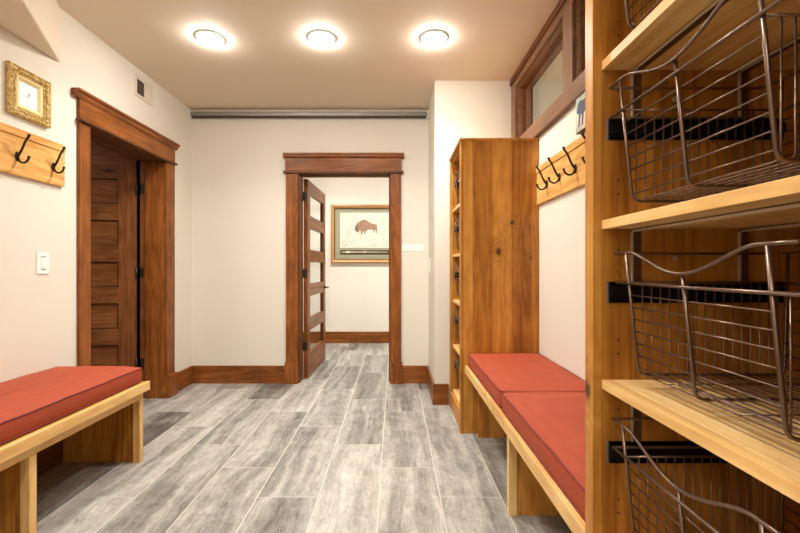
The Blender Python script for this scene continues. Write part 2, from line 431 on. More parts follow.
def hinge(parent, x, y, z, sgn=1):
    h = MB().cyl((x, y, z-.045), (x, y, z+.045), .007, 12).cyl((x, y, z+.045), (x, y, z+.052), .0045, 10).cyl((x, y, z-.052), (x, y, z-.045), .0045, 10)
    return h
def door(name, label, loc, rot, w, h, t, st, wd, glass, panels_top, lever):
    """hinge edge at local x=0, thickness towards -y"""
    r = tag(empty(name, loc, rot), label, 'door', kind='structure')
    zs = []     # openings
    z = .25
    for k in range(5): zs.append((z, z+(.232 if glass else .222))); z += .3622
    st_m = wood(wd, 'z', 'x')
    MB().box(0, st, -t, 0, 0, h).build('stile', st_m, r, .0015)
    MB().box(w-st, w, -t, 0, 0, h).build('stile', st_m, r, .0015)
    edges = [0]+[q for p in zs for q in p]+[h]
    for k in range(0, 12, 2):
        MB().box(st, w-st, -t+.0005, -.0005, edges[k], edges[k+1]).build('rail', wood(wd, 'x', 'z'), r, .0015)
    if not glass: MB().box(st-.0, w-st, -t+.0, .0, 2.032, 2.0345).build('rail_joint', wood('dark', 'x', 'z'), r)
    for a, b_ in zs:
        if glass:
            MB().box(st+.0, w-st, -t/2-.003, -t/2+.003, a, b_).build('glass_pane', M_GLASS, r)
            for (x0, x1, z0, z1) in ((st, st+.008, a, b_), (w-st-.008, w-st, a, b_)):
                MB().box(x0, x1, -t/2-.012, -t/2-.0035, z0, z1).box(x0, x1, -t/2+.0035, -t/2+.012, z0, z1).build('glazing_bead', wood('dark', 'z', 'x'), r)
        else:
            MB().box(st-.0, w-st, -t+.014, -.014, a, b_).build('panel', wood(wd, 'x', 'z'), r)
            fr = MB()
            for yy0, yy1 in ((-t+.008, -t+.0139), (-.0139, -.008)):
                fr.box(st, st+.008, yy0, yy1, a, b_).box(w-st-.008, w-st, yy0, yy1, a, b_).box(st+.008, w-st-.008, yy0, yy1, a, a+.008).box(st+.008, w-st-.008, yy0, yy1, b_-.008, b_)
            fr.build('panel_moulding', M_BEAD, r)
    for z in lever['hinges']:
        hg = hinge(r, -.009, .006, z) if glass else hinge(r, -.016, .012, z)
        hg.box(-.0015, .0, -.038, .004, z-.045, z+.045)
        if not glass: hg.box(-.016, -.001, .002, .006, z-.045, z+.045)
        hg.build('hinge', M_HINGE, r)
    if lever.get('z'):
        zz = lever['z']; xx = w-.065
        for sg, y0 in ((-1, -t), (1, 0)):
            k = MB().cyl((xx, y0, zz), (xx, y0+sg*.008, zz), .026, 20).cyl((xx, y0+sg*.008, zz), (xx, y0+sg*.05, zz), .009, 12)
            k.tube([(xx, y0+sg*.05, zz), (xx-.03, y0+sg*.052, zz+.002), (xx-.075, y0+sg*.05, zz+.001), (xx-.11, y0+sg*.046, zz-.006)], [.009, .0085, .007, .006], 10)
            k.build('lever_handle', M_HOOK, r)
    return r
# left door: hinged on the far jamb, swung into the side room
door('door_1', 'dark stained five-panel door standing open in the left wall', (LX-LT-.040, D1b-.012, .008), PI+math.radians(12),
     .90, 2.22, .044, .132, 'door', False, 0, dict(hinges=(.30, 1.10, 1.84), z=.98))
# its hinge plates on the jamb
h = MB()
for z in (.308, 1.108, 1.848):
    h.box(LX-LT-.004, LX-LT+.028, D1b-.0022, D1b-.0002, z-.045, z+.045)
h.build('hinge_plates', M_HINGE).name = 'trim_5'
tag(bpy.data.objects['trim_5'], 'three steel hinge plates on the jamb of the panelled door', 'hinge plate', kind='structure')
# back door: five-lite glass door opened into the far room
door('door_2', 'stained wood door with five glass lites, open into the far room', (-.944, BY+T+.013, .008), PI/2-math.radians(2),
     .90, 2.065, .044, .11, 'stained', True, 0, dict(hinges=(.33, 1.085, 1.885), z=.905))

# ------------------------------------------------------------------ BASEBOARDS
BH = .175
def base(name, x0, x1, y0, y1, ax, label, mat='stained'):
    mb = MB().box(x0, x1, y0, y1, 0, BH)
    struct(name, mb, wood(mat, ax, 'z'), bevel=.003, label=label, cat='baseboard')
base('baseboard_back_left', LX+.018, -1.092, BY-.018, BY-.0005, 'x', 'stained baseboard on the end wall between left corner and doorway')
base('baseboard_back_right', .078, CX-.018, BY-.018, BY-.0005, 'x', 'short stained baseboard on the end wall under the small sign')
base('baseboard_left', LX+.0005, LX+.018, D1b+.141, BY-.0005, 'y', 'stained baseboard between panelled door and back corner')
base('baseboard_left_near', LX+.0005, LX+.018, 2.47, D1a-.101, 'y', 'stained baseboard between bench and panelled door')
base('baseboard_corridor', CX-.018, CX-.0005, NY, BY-.0005, 'y', 'stained baseboard on the narrow wall below the switch')
base('baseboard_alcove', CX-.018, .455, NY-.018, NY-.0005, 'x', 'stained baseboard on the wall beside the tall cabinet')
base('baseboard_far', -2.59, 1.59, 6.242, 6.2595, 'x', 'stained baseboard below the bison picture')

# ------------------------------------------------------------------ HIGH WINDOWS
def window(name, ya, yb, label):
    r = tag(empty(name, (RX, 0, 0)), label, 'window', kind='structure')
    W = lambda a, c: wood('window', a, c)
    # jamb lining, stepped
    for (x0, x1, t, nm, m) in ((.0, RT+.0, .016, 'window_jamb', 'window'), (.030, .110, .024, 'window_sash', 'dark'), (.062, .098, .034, 'sash_moulding', 'window')):
        f = MB()
        f.box(x0, x1, ya, ya+t, WZa, WZb).box(x0, x1, yb-t, yb, WZa, WZb)
        f.box(x0, x1, ya+t, yb-t, WZa, WZa+t).box(x0, x1, ya+t, yb-t, WZb-t, WZb)
        f.build(nm, wood(m, 'y', 'z'), r, .002)
    MB().box(.077, .083, ya+.037, yb-.037, WZa+.037, WZb-.037).build('glass_pane', M_GLASS, r)
window('window_1', W1a, W1b, 'high fixed window nearest the back corner, brown wood frame')
window('window_2', W2a, W2b, 'second high window, mostly behind the near shelf unit')
t = tag(empty('trim_6', (RX, 0, 0)), 'brown wood casing framing the two high windows', 'window casing', kind='structure')
WM = wood('window', 'y', 'z'); WV = wood('window', 'z', 'y')
MB().box(-.022, -.0005, W2a-.1, NY-.001, WZa-.113, WZa+.004).build('bottom_casing', WM, t, .002)
MB().box(-.022, -.0005, W2a-.1, NY-.001, WZb-.004, H-.001).build('top_casing', WM, t, .002)
MB().box(-.034, -.022, W2a-.1, NY-.001, WZb+.05, H-.001).build('top_casing', wood('dark', 'y', 'z'), t, .002)
for a, b_ in ((W1b-.004, NY-.001), (W2b-.004, W1a+.004), (W2a-.1, W2a+.004)):
    MB().box(-.022, -.0005, a, b_, WZa+.004, WZb-.004).build('side_casing', WV, t, .002)
MB().box(-.03, -.022, W2a-.1, NY-.001, WZa-.113, WZa-.098).build('bottom_casing', wood('dark', 'y', 'z'), t, .002)

# ------------------------------------------------------------------ STORAGE CABINETS
SH = (.155, .523, .8918, 1.2604, 1.628)     # tops of fixed shelves
ST = .02
XF = .458
def cabinet(name, label, y0, y1, top, bc):
    """open-fronted tall cabinet, opening to -X; local origin at its far-front foot"""
    r = tag(empty(name, (XF, y0, 0)), label, 'storage cabinet')
    D = RX-.001-XF; W = y1-y0; g = .036
    hz = lambda st=.0: wood('honey', 'z', 'x', st)
    for a in (0, W-g):
        sp_ = ((1.263, .264, .034), (1.466, .358, .022), (1.22, .485, .012)) if y0 > 2 and a == 0 else ()
        MB().box(.022, D, a, a+g, 0, top).build('side_panel', wood('honey', 'z', 'x', .135, sp_), r, .001)
        MB().box(0, .0215, a-.001, a+g+.001, 0, top).build('face_stile', wood('honey', 'z', 'y', 0.0, ((.862, W-.01, .028),) if y0 < 1 and a > 0 else ()), r, .0015)
    MB().box(D-.012, D-.0005, g, W-g, .02, top-.02).build('back_panel', wood('honey', 'z', 'y', .12), r)
    MB().box(0.004, .0212, g+.001, W-g-.001, 0, SH[0]-ST-.001).build('kick_board', wood('honey', 'y', 'z'), r, .001)
    for z in SH:
        MB().box(.0216, .044, g, W-g, z-ST-.001, z).build('shelf_nosing', wood('pale', 'y', 'z'), r, .0006)
        MB().box(.0445, D-.0125, g, W-g, z-ST, z).build('shelf', wood('pale', 'y', 'x', .09), r)
    MB().box(-.006, D, -.006, W+.006, top, top+.018).build('top_panel', wood('honey', 'y', 'x'), r, .003)
    MB().box(.0225, D-.0125, g, W-g, top-.022, top-.0005).build('top_board', wood('honey', 'y', 'x'), r)
    # shelf pin holes and screw heads
    if y0 < 1:
        for z in SH[1:]:
            for dz in (.06, .092, .30):
                MB().cyl((.06, W-g, z+dz), (.06, W-g-.0006, z+dz), .0026, 8).build('pin_hole', M_DARKGAP, r)
    # slides and hangers for every basket bay
    for k, z in enumerate(SH):
        if z > top-.3: continue
        zt = z+(.2265 if k < 3 else .234); ceil_z = (SH[k+1]-ST) if k+1 < len(SH) else top-.022
        for a, sg in ((g, 1), (W-g, -1)):
            y_in = bc-y0-sg*.232
            s_ = MB().box(.038, .437, a, a+sg*.006, zt-.048, zt)
            s_.box(.040, .437, a+sg*.006, y_in, zt-.048, zt-.044).box(.040, .437, a+sg*.006, y_in-sg*.008, zt-.006, zt)
            s_.box(.040, .437, a+sg*.006, a+sg*.012, zt-.036, zt-.012)
            s_.build('drawer_slide', M_BLACK, r)
            MB().box(.0325, .0375, a, y_in, zt-.05, zt+.001).build('slide_cap', M_STEEL2, r, .002)
            sc = MB().cyl((.19, a, z+.28), (.19, a+sg*.003, z+.28), .006, 10); sc.build('screw', M_STRAP, r)
            for xx in (.090, .338):
                w2 = .022 
                MB().box(xx, xx+w2, a, a+sg*.002, zt, ceil_z-.003).box(xx-.0015, xx+.0015, a, a+sg*.006, zt, ceil_z-.008, mi=1).build('hanger_strap', [M_SDARK, M_STRAP], r)
        for xx in (.090, .338):
            MB().box(xx, xx+.022, g, W-g, ceil_z-.003, ceil_z).box(xx-.0015, xx+.0015, g+.006, W-g-.006, ceil_z-.008, ceil_z-.003, mi=1).build('hanger_strap', [M_SDARK, M_STRAP], r)
            if k == 4: pass
    return r
near = cabinet('storage_cabinet', 'near honey-toned open shelf unit holding large wire baskets', .418, .980, 2.05, .7095)
far = cabinet('storage_cabinet', 'tall honey-toned open cabinet standing at far end of the bench', 2.833, 3.39, 2.035, 3.1115)

# ------------------------------------------------------------------ WIRE BASKETS
def make_basket():
    r = empty('wire_basket')
    Rt, Rw = .0032, .00155
    hw, fl, dp = .1655, .2065, .348
    zr, zt = .197, .2626
    fx = lambda z: .027*(1-z/zt)
    bx = lambda z: dp-.008*(1-z/zt)
    # top rim: front with the hand dip, sides, back
    pts = []
    n = 22
    pts.append((0, fl, zt)); pts.append((0, .158, zt))
    for i in range(n+1):
        y = .15-.30*i/n
        d = .5+.5*math.cos(2*PI*(i/n-.5)) if False else math.sin(PI*i/n)**1.5
        pts.append((0, y, zt-.0425*d))
    pts.append((0, -.158, zt)); pts.append((0, -fl, zt))
    c = .02
    pts += [(c*.3, -fl-.0+.0, zt), (dp-c, -fl, zt), (dp-c*.3, -fl+c*.3, zt), (dp, -fl+c, zt), (dp, fl-c, zt), (dp-c*.3, fl-c*.3, zt), (dp-c, fl, zt), (c*.3, fl, zt)]
    MB().tube(pts, Rt, 8, True).build('top_rim', M_WIRE, r)
    # support rail loop at the slide height
    fl2 = .21
    x0 = fx(zr)-.0033; x1 = bx(zr)+.003
    pts = [(x0, fl2, zr), (x0, -fl2, zr), (x0+.006, -fl2, zr), (x1-.02, -fl2, zr), (x1-.006, -fl2+.006, zr), (x1, -fl2+.02, zr), (x1, fl2-.02, zr), (x1-.006, fl2-.006, zr), (x1-.02, fl2, zr), (x0+.006, fl2, zr)]
    MB().tube(pts, .003, 8, True).build('support_rail', M_WIRE, r)
    # three heavy uprights that run down the front, under the bottom and up the back
    for y in (.1657, 0, -.1657):
        zt_ = zt-.0425-.001 if y == 0 else zt-.002
        f0 = fx(0); b0 = bx(0)
        p = [(fx(zt_), y, zt_), (fx(.10), y, .10), (fx(.014), y, .014), (f0+.004, y, .005), (f0+.014, y, .001)]
        p += [(b0-.014, y, .001), (b0-.004, y, .005), (bx(.014), y, .014), (bx(.10), y, .10), (bx(zt-.002), y, zt-.002)]
        MB().tube(p, .0034, 8).build('upright', M_WIRE, r)
    g = MB()
    hh = hw-.002
    x = .034
    while x < dp-.012:                 # U-shaped wires: side, bottom, side
        g.tube([(x, hh, zr), (x, hh, .012), (x, hh-.004, .005), (x, hh-.012, .003), (x, -hh+.012, .003), (x, -hh+.004, .005), (x, -hh, .012), (x, -hh, zr)], Rw, 5)
        x += .0193
    for y in (hh, -hh):
        g.cyl((x0, y, zr), (x1, y, zr), .0022, 6)
    for k in range(7):                 # cross wires on front and back
        z = .0175+k*.0257
        g.cyl((fx(z)+.003, -hh, z), (fx(z)+.003, hh, z), Rw, 6)
        g.cyl((bx(z)-.003, -hh, z), (bx(z)-.003, hh, z), Rw, 6)
    for y in (-.083, .083): # cross wires on bottom
        g.cyl((.035, y, .0045), (dp-.018, y, .0045), Rw, 5)
    for y in (-.124, -.083, -.041, .041, .083, .124):
        g.cyl((bx(0), y, .006), (bx(zr), y, zr), Rw, 5)
    g.build('wire_grid', M_WIRE, r)
    return r
proto = make_basket()
BZ = .028
first = True
lab_near = ['', 'bronze wire basket on the lowest visible shelf of the near unit', 'bronze wire basket on the middle shelf of the near unit',
            'bronze wire basket on the second shelf down of the near unit', 'bronze wire basket on the top shelf of the near unit, only its corner showing']
for k in (4, 3, 2, 1):
    b_ = proto if first else copy_tree(proto); first = False
    b_.location = ({4: .4756, 3: .4835, 2: .4965, 1: .489}[k], .7095, SH[k]+{4: .034, 3: .031, 2: .028, 1: .026}[k])
    tag(b_, lab_near[k], 'basket', 'baskets in the near shelf unit')
lab_far = ['wire basket just above the kick board of the tall far cabinet', 'wire basket second from the floor in the tall far cabinet',
           'wire basket at mid height of the tall far cabinet', 'wire basket second from the top in the tall far cabinet',
           'wire basket in the topmost opening of the tall far cabinet']
for k in range(5):
    b_ = copy_tree(proto); b_.location = (.485, 3.1115, SH[k]+BZ+.002)
    tag(b_, lab_far[k], 'basket', 'baskets in the tall far cabinet')

# ------------------------------------------------------------------ BENCHES
def bench(name, label, xw, xf, y0, y1, supports, far_side):
    """xw wall plane, xf front edge"""
    sg = 1 if xf > xw else -1        # direction from wall to the room
    r = tag(empty(name, (xw, y0, 0)), label, 'bench')
    L = y1-y0; d = abs(xf-xw)
    X = lambda a: sg*a
    MB().box(X(.001), X(d-.022), 0, L, .433, .472).build('seat_board', wood('honey', 'y', 'x', .12), r, .001)
    MB().box(X(d-.0215), X(d), 0, L, .422, .474).build('front_edge', wood('pale', 'y', 'z'), r, .003)
    MB().box(X(d-.066), X(d-.042), .001, L-.001, .372, .4325).build('apron', wood('pale', 'y', 'z'), r, .001)
    MB().box(X(.05), X(.068), .002, L-.002, .16, .432).build('back_panel', wood('honey', 'z', 'y', .1), r, .001)
    MB().box(X(.05), X(.066), .002, L-.002, 0, .159).build('back_shadow_strip', wood('dark', 'y', 'z'), r, .001)  # dark wood strip paints the floor-level shadow on the back panel
    for s in supports:
        post = s != 2.79
        a = s-y0
        MB().box(X(.0685), X(d-.081), a-.030, a-.006, 0, .4325).build('support_panel', wood('honey', 'z', 'x', .10), r, .001)
        if post: MB().box(X(d-.080), X(d-.042), a-.036, a, 0, .3715).build('support_post', wood('pale', 'z', 'x'), r, .0015)
    return r
bench('bench', 'wooden bench along the left wall with one long red cushion', LX, -1.463, .70, 2.444, (2.444, 1.717, .98), 1)
bench('bench', 'wooden bench on the right between tall cabinet and near shelf unit', RX, .488, .981, 2.832, (2.79, 1.925, 1.05), 1)

def cushion(name, label, x0, x1, y0, y1, z0, th, group=None, crown=.018):
    """boxed cushion with piping and soft crown"""
    cx, cy = (x0+x1)/2, (y0+y1)/2; w, l = abs(x1-x0)/2, abs(y1-y0)/2
    r = tag(empty(name, (cx, cy, z0)), label, 'cushion', group)
    nx, ny = 22, 34
    mb = MB(); rc = .028
    def outline(n_side=(nx, ny), ins=0.0):
        P = []
        W, L_ = w-ins, l-ins; rr = max(rc-ins*.5, .004)
        def arc(cx_, cy_, a0):
            for k in range(5): 
                a = a0+PI/2*k/4; P.append((cx_+rr*math.cos(a), cy_+rr*math.sin(a)))
        def seg(a, b_, n):
            for k in range(1, n): P.append((a[0]+(b_[0]-a[0])*k/n, a[1]+(b_[1]-a[1])*k/n))
        arc(W-rr, L_-rr, 0); seg((W-rr, L_), (-W+rr, L_), nx)
        arc(-W+rr, L_-rr, PI/2); seg((-W, L_-rr), (-W, -L_+rr), ny)
        arc(-W+rr, -L_+rr, PI); seg((-W+rr, -L_), (W-rr, -L_), nx)
        arc(W-rr, -L_+rr, 3*PI/2); seg((W, -L_+rr), (W, L_-rr), ny)
        return P
    wav = lambda p, z: .0018*math.sin(p[1]*17+p[0]*9+z*30)+.0012*math.sin(p[1]*41+1.7)
    rings = []
    prof = [(.006, 0), (.0, .006), (-.003, th*.35), (-.004, th*.6), (-.001, th-.006), (.003, th)]
    top_in = [.012, .03, .06, .11, .16, .22]
    for ins, z in prof:
        rings.append([(p[0]*(1), p[1], z+(.0 if z == 0 else wav(p, z)*.5)) for p in outline(ins=ins)])
    for t_ in top_in:
        k = min(1, t_/.16); hgt = th+crown*(1-(1-k)**2)
        rings.append([(p[0], p[1], hgt+wav(p, 0)) for p in outline(ins=t_)])
    n = len(rings[0]); vs = [p for rg in rings for p in rg]
    fs = [(i*n+k, i*n+(k+1) % n, (i+1)*n+(k+1) % n, (i+1)*n+k) for i in range(len(rings)-1) for k in range(n)]
    fs.append(tuple(range(n))[::-1]); fs.append(tuple((len(rings)-1)*n+k for k in range(n)))
    mb.add(vs, fs, True)
    mb.build('cushion_body', M_CUSH, r)
    o = outline(ins=-.001)
    MB().tube([(p[0], p[1], th-.001+wav(p, 0)*.5) for p in o], .0036, 6, True).build('shade_piping', M_PIPE, r)
    MB().tube([(p[0], p[1], .0055) for p in o], .0036, 6, True).build('shade_piping', M_PIPE, r)
    return r
cushion('bench_cushion', 'long red patterned cushion on the left bench', LX+.008, -1.500, .72, 2.432, .4745, .083, None, .034)
cushion('bench_cushion', 'red patterned cushion against the tall cabinet, far half of the right bench', .508, RX-.008, 1.952, 2.822, .4745, .084)
cushion('bench_cushion', 'red patterned cushion in front of the near shelf unit, near half of the right bench', .508, RX-.008, 1.0, 1.938, .4745, .084)

# ------------------------------------------------------------------ COAT RACKS
def hook_mb():
    """local: x out of the board, z up"""
    m = MB()
    m.sphere((.003, 0, 0), .016, .45, .8, 1.25, 12, 8)
    m.sphere((.004, 0, .018), .009, .45, .8, 1.0, 10, 6); m.sphere((.004, 0, -.018), .009, .45, .8, 1.0, 10, 6)
    up = [(.004, 0, .002), (.014, 0, .012), (.026, 0, .032), (.036, 0, .054), (.044, 0, .074), (.055, 0, .092), (.064, 0, .104), (.067, 0, .112)]
    m.tube(up, [.007, .0065, .006, .0055, .0055, .0055, .0062, .0065], 10)
    m.sphere((.067, 0, .113), .0085, 1, 1, .8, 10, 7)
    dn = [(.004, 0, -.004), (.012, 0, -.022), (.026, 0, -.033), (.042, 0, -.034), (.056, 0, -.026), (.064, 0, -.012), (.066, 0, -.005)]
    m.tube(dn, [.007, .0062, .0056, .0054, .0054, .0056, .0058], 10)
    m.sphere((.066, 0, -.003), .0078, 1, 1, .8, 10, 7)
    return m
def coat_rack(label, xw, sg, y0, y1, z0, z1, hooks, hz):
    r = tag(empty('coat_rack', (xw, y0, z0)), label, 'coat rack')
    L = y1-y0; h = z1-z0
    MB().box(-sg*.001, sg*.02, 0, L, 0, h-.042).build('board', wood('board', 'y', 'z'), r, .002)
    MB().box(0, sg*.026, 0, L, h-.041, h).build('top_strip', wood('board', 'y', 'z'), r, .002)
    for hy in hooks:
        b_ = hook_mb(); b_.xf(Matrix.Translation((sg*.02, hy-y0, hz-z0)) @ (Matrix.Scale(sg, 4, (1, 0, 0))))
        b_.build('hook', M_HOOK, r)
    return r
coat_rack('knotty pale wood coat rack with dark hooks on the left wall, below the gold frame', LX, 1, 1.50, 2.489, 1.644, 1.894, (1.93, 2.17, 2.40), 1.744)
coat_rack('pale wood coat rack with dark hooks on the right wall, above the red cushions', RX, -1, 1.02, 2.829, 1.587, 1.842, (1.10, 1.325, 1.55, 1.77, 1.99, 2.215, 2.43, 2.63), 1.69)

# ------------------------------------------------------------------ WALL PIECES
def frame_loop(w, h, profile):
    """mitred frame in local (u right, v up, n out) -> returns (verts, faces); profile = [(inset, height)...] from outer back to inner"""
    vs = []; fs = []
    for ins, n in profile:
        a, b_ = w/2-ins, h/2-ins
        vs += [(-a, -b_, n), (a, -b_, n), (a, b_, n), (-a, b_, n)]
    for i in range(len(profile)-1):
        for k in range(4): fs.append((i*4+k, i*4+(k+1) % 4, (i+1)*4+(k+1) % 4, (i+1)*4+k))
    return vs, fs
def wallM(kind, x, y, z):
    """matrix mapping local (u,v,n) to world-aligned local axes for a wall facing kind"""
    if kind == 'left':   # wall at left, faces +X ; u runs -> -Y? viewer sees u right = +Y
        R = Matrix(((0, 0, 1), (1, 0, 0), (0, 1, 0)))
    elif kind == 'right':  # faces -X ; viewer's right is -Y
        R = Matrix(((0, 0, -1), (-1, 0, 0), (0, 1, 0)))
    else:                # back wall faces -Y
        R = Matrix(((1, 0, 0), (0, 0, -1), (0, 1, 0)))
    return R.to_4x4()
def flat(mb, pts, n0, n1, mi=0):
    mb.prism(pts, n0, n1, 'z', mi); return mb

# small gold framed drawing on the left wall
def gold_picture():
    cy, cz = 2.256, 2.099
    r = tag(empty('framed_picture', (LX+.0015, cy, cz)), 'small ornate gold frame holding a tiny sketch, above the left coat rack', 'picture')
    M = wallM('left', 0, 0, 0)
    w, h = .256, .268
    m = MB(); m.add(*frame_loop(w, h, [(0, 0), (0, .018), (.004, .026), (.010, .029), (.016, .024), (.022, .020), (.040, .016), (.044, .018), (.046, .012), (.046, 0)]))
    m.xf(M).build('outer_frame', M_GOLD, r)
    orn = MB(); random.seed(3)
    for side in range(4):
        Ls = (w if side % 2 == 0 else h)-.07
        k = 0; t_ = -Ls/2
        while t_ <= Ls/2:
            for rr, off in ((.0062, .026), (.0042, .035), (.004, .018)):
                q = off+random.uniform(-.0015, .0015); a = t_+random.uniform(-.002, .002)
                u, v = {0: (a, -h/2+q), 1: (w/2-q, a), 2: (a, h/2-q), 3: (-w/2+q, a)}[side]
                orn.sphere((u, v, .0205), rr, 1, 1, .9, 7, 5)
            t_ += .0105
    for u in (-1, 1):
        for v in (-1, 1):
            orn.sphere((u*(w/2-.028), v*(h/2-.028), .021), .013, 1, 1, .7, 10, 6)
    orn.xf(M).build('ornament', M_GOLD, r)
    m = MB(); m.add(*frame_loop(w, h, [(.0455, 0), (.0455, .014), (.052, .0165), (.060, .013), (.066, .009), (.070, .006), (.070, 0)]))
    m.xf(M).build('inner_frame', M_GOLDL, r)
    m = MB().box(-w/2+.0705, w/2-.0705, -h/2+.0705, h/2-.0705, 0, .004); m.xf(M).build('paper', plain('white_paper', rgb(246,245,240), .7), r)
    # little pencil sketch: curled loops
    s_ = MB()
    pts = [(.010*math.cos(t*.5)*(1-.02*t)+.004, .013*math.sin(t*.62)+.006, .0048) for t in range(26)]
    s_.tube(pts, .0006, 4); s_.tube([(-.008, -.004, .0048), (0, -.012, .0048), (.008, -.013, .0048)], .0006, 4)
    s_.tube([(-.018, -.028, .0048), (.02, -.028, .0048)], .0004, 4)
    s_.xf(M).build('sketch', plain('pencil_grey', rgb(140,136,130), .8), r)
gold_picture()

# light switches
def switch(label, kind, x, y, z, w=.083, h=.127):
    r = tag(empty('light_switch', (x, y, z)), label, 'light switch')
    M = wallM(kind, 0, 0, 0)
    m = MB(); m.add(*frame_loop(w, h, [(0, .0005), (0, .004), (.003, .0065), (w/2-.0185, .0065), (w/2-.0185, .004)]))
    m.xf(M).build('cover_plate', M_WHITE, r)
    m = MB().box(-.0165, .0165, -.033, .033, .0005, .0085); m.xf(M).build('rocker', M_WHITE, r, .001)
    m = MB().box(-.009, .009, -.024, -.021, .0085, .0095); m.xf(M).build('indicator', plain('grey_plastic', rgb(190,188,182), .4), r)
    return r
switch('white rocker light switch on the left wall below the coat rack', 'left', LX+.0003, 2.352, 1.178)
switch('white light switch seen edge-on on the narrow wall by the doorway', 'right', CX-.0003, 3.90, 1.175, .075, .125)

# vent in left wall
def vent():
    cy, cz = 3.30, 2.585; w, h = .235, .165
    r = tag(empty('wall_vent', (LX+.0005, cy, cz)), 'cream wall vent grille with a dark louvred half, high near the ceiling', 'vent')
    M = wallM('left', 0, 0, 0)
    m = MB(); m.add(*frame_loop(w, h, [(0, 0), (0, .003), (.004, .007), (.024, .007), (.026, .003), (.026, .0005)]))
    m.xf(M).build('grille_frame', M_OFFW, r)
    m = MB().box(-w/2+.026, 0, -h/2+.026, h/2-.026, .0003, .0012); m.xf(M).build('duct_opening', M_DARKGAP, r)
    m = MB().box(.0, w/2-.026, -h/2+.026, h/2-.026, .0003, .0055); m.xf(M).build('blank_plate', M_OFFW, r)
    for k in range(9):
        v = -h/2+.030+k*.0115
        m = MB().prism([(v, .0015), (v+.002, .0015), (v+.006, .0065), (v+.004, .0065)], -w/2+.026, 0, 'x'); m.xf(M).build('louvre', plain('dark_louvre', rgb(96,84,70), .5) if k == 0 else bpy.data.materials['dark_louvre'], r)
    m = MB().box(w/2-.02, w/2-.015, -.012, .012, .007, .013); m.xf(M).build('damper_lever', M_OFFW, r, .001)
vent()

# sign beside the doorway
def sign():
    r = tag(empty('wall_sign', (.184, BY-.0005, 1.352)), 'small white sign with two lines of faint text beside the doorway', 'sign')
    M = wallM('back', 0, 0, 0)
    m = MB().box(-.107, .107, -.033, .033, 0, .004); m.xf(M).build('sign_plate', M_WHITE, r, .001)
    ink = plain('grey_ink', rgb(150,148,146), .7)
    for s_, v, sz in (('Shoes Stop', .008, .021), ('Any Muddier Boots?', -.018, .021)):
        pass
    # the two lines are too soft to read: short grey strokes grouped as words
    t_ = MB(); random.seed(5)
    for v, words in ((.007, ((-.058, -.012), (-.006, .030))), (-.015, ((-.085, -.068), (-.060, -.026), (-.018, .024), (.034, .082)))):
        for a, b_ in words:
            u = a
            while u < b_-.003:
                hh = random.choice((.006, .006, .009)); t_.box(u, u+.0012, v, v+hh, .004, .0043); t_.box(u+.0012, u+.0036, v+random.choice((0, .0045)), v+random.choice((.001, .0055))+.0005, .004, .0043)
                u += .0056
    t_.xf(M).build('lettering', ink, r)
sign()

# roller tube across the end wall
r = tag(empty('roller_shade', (-.845, BY-.04, 2.672)), 'satin metal roller tube spanning the end wall just under the ceiling', 'roller shade')
MB().cyl((-1.168, 0, 0), (1.168, 0, 0), .026, 28).build('tube', M_STEEL, r)
MB().box(-1.163, 1.163, -.016, .016, -.033, -.0262).build('hem_bar', plain('dark_bar', rgb(50,46,44), .4, .5), r, .003)
for sg in (-1, 1):
    MB().box(sg*1.1695, sg*1.183, -.026, .034, -.035, .035).build('end_bracket', M_WHITE, r, .004)
    MB().cyl((sg*1.158, -.012, -.036), (sg*1.172, -.012, -.036), .008, 12).build('end_cap', M_WHITE, r)

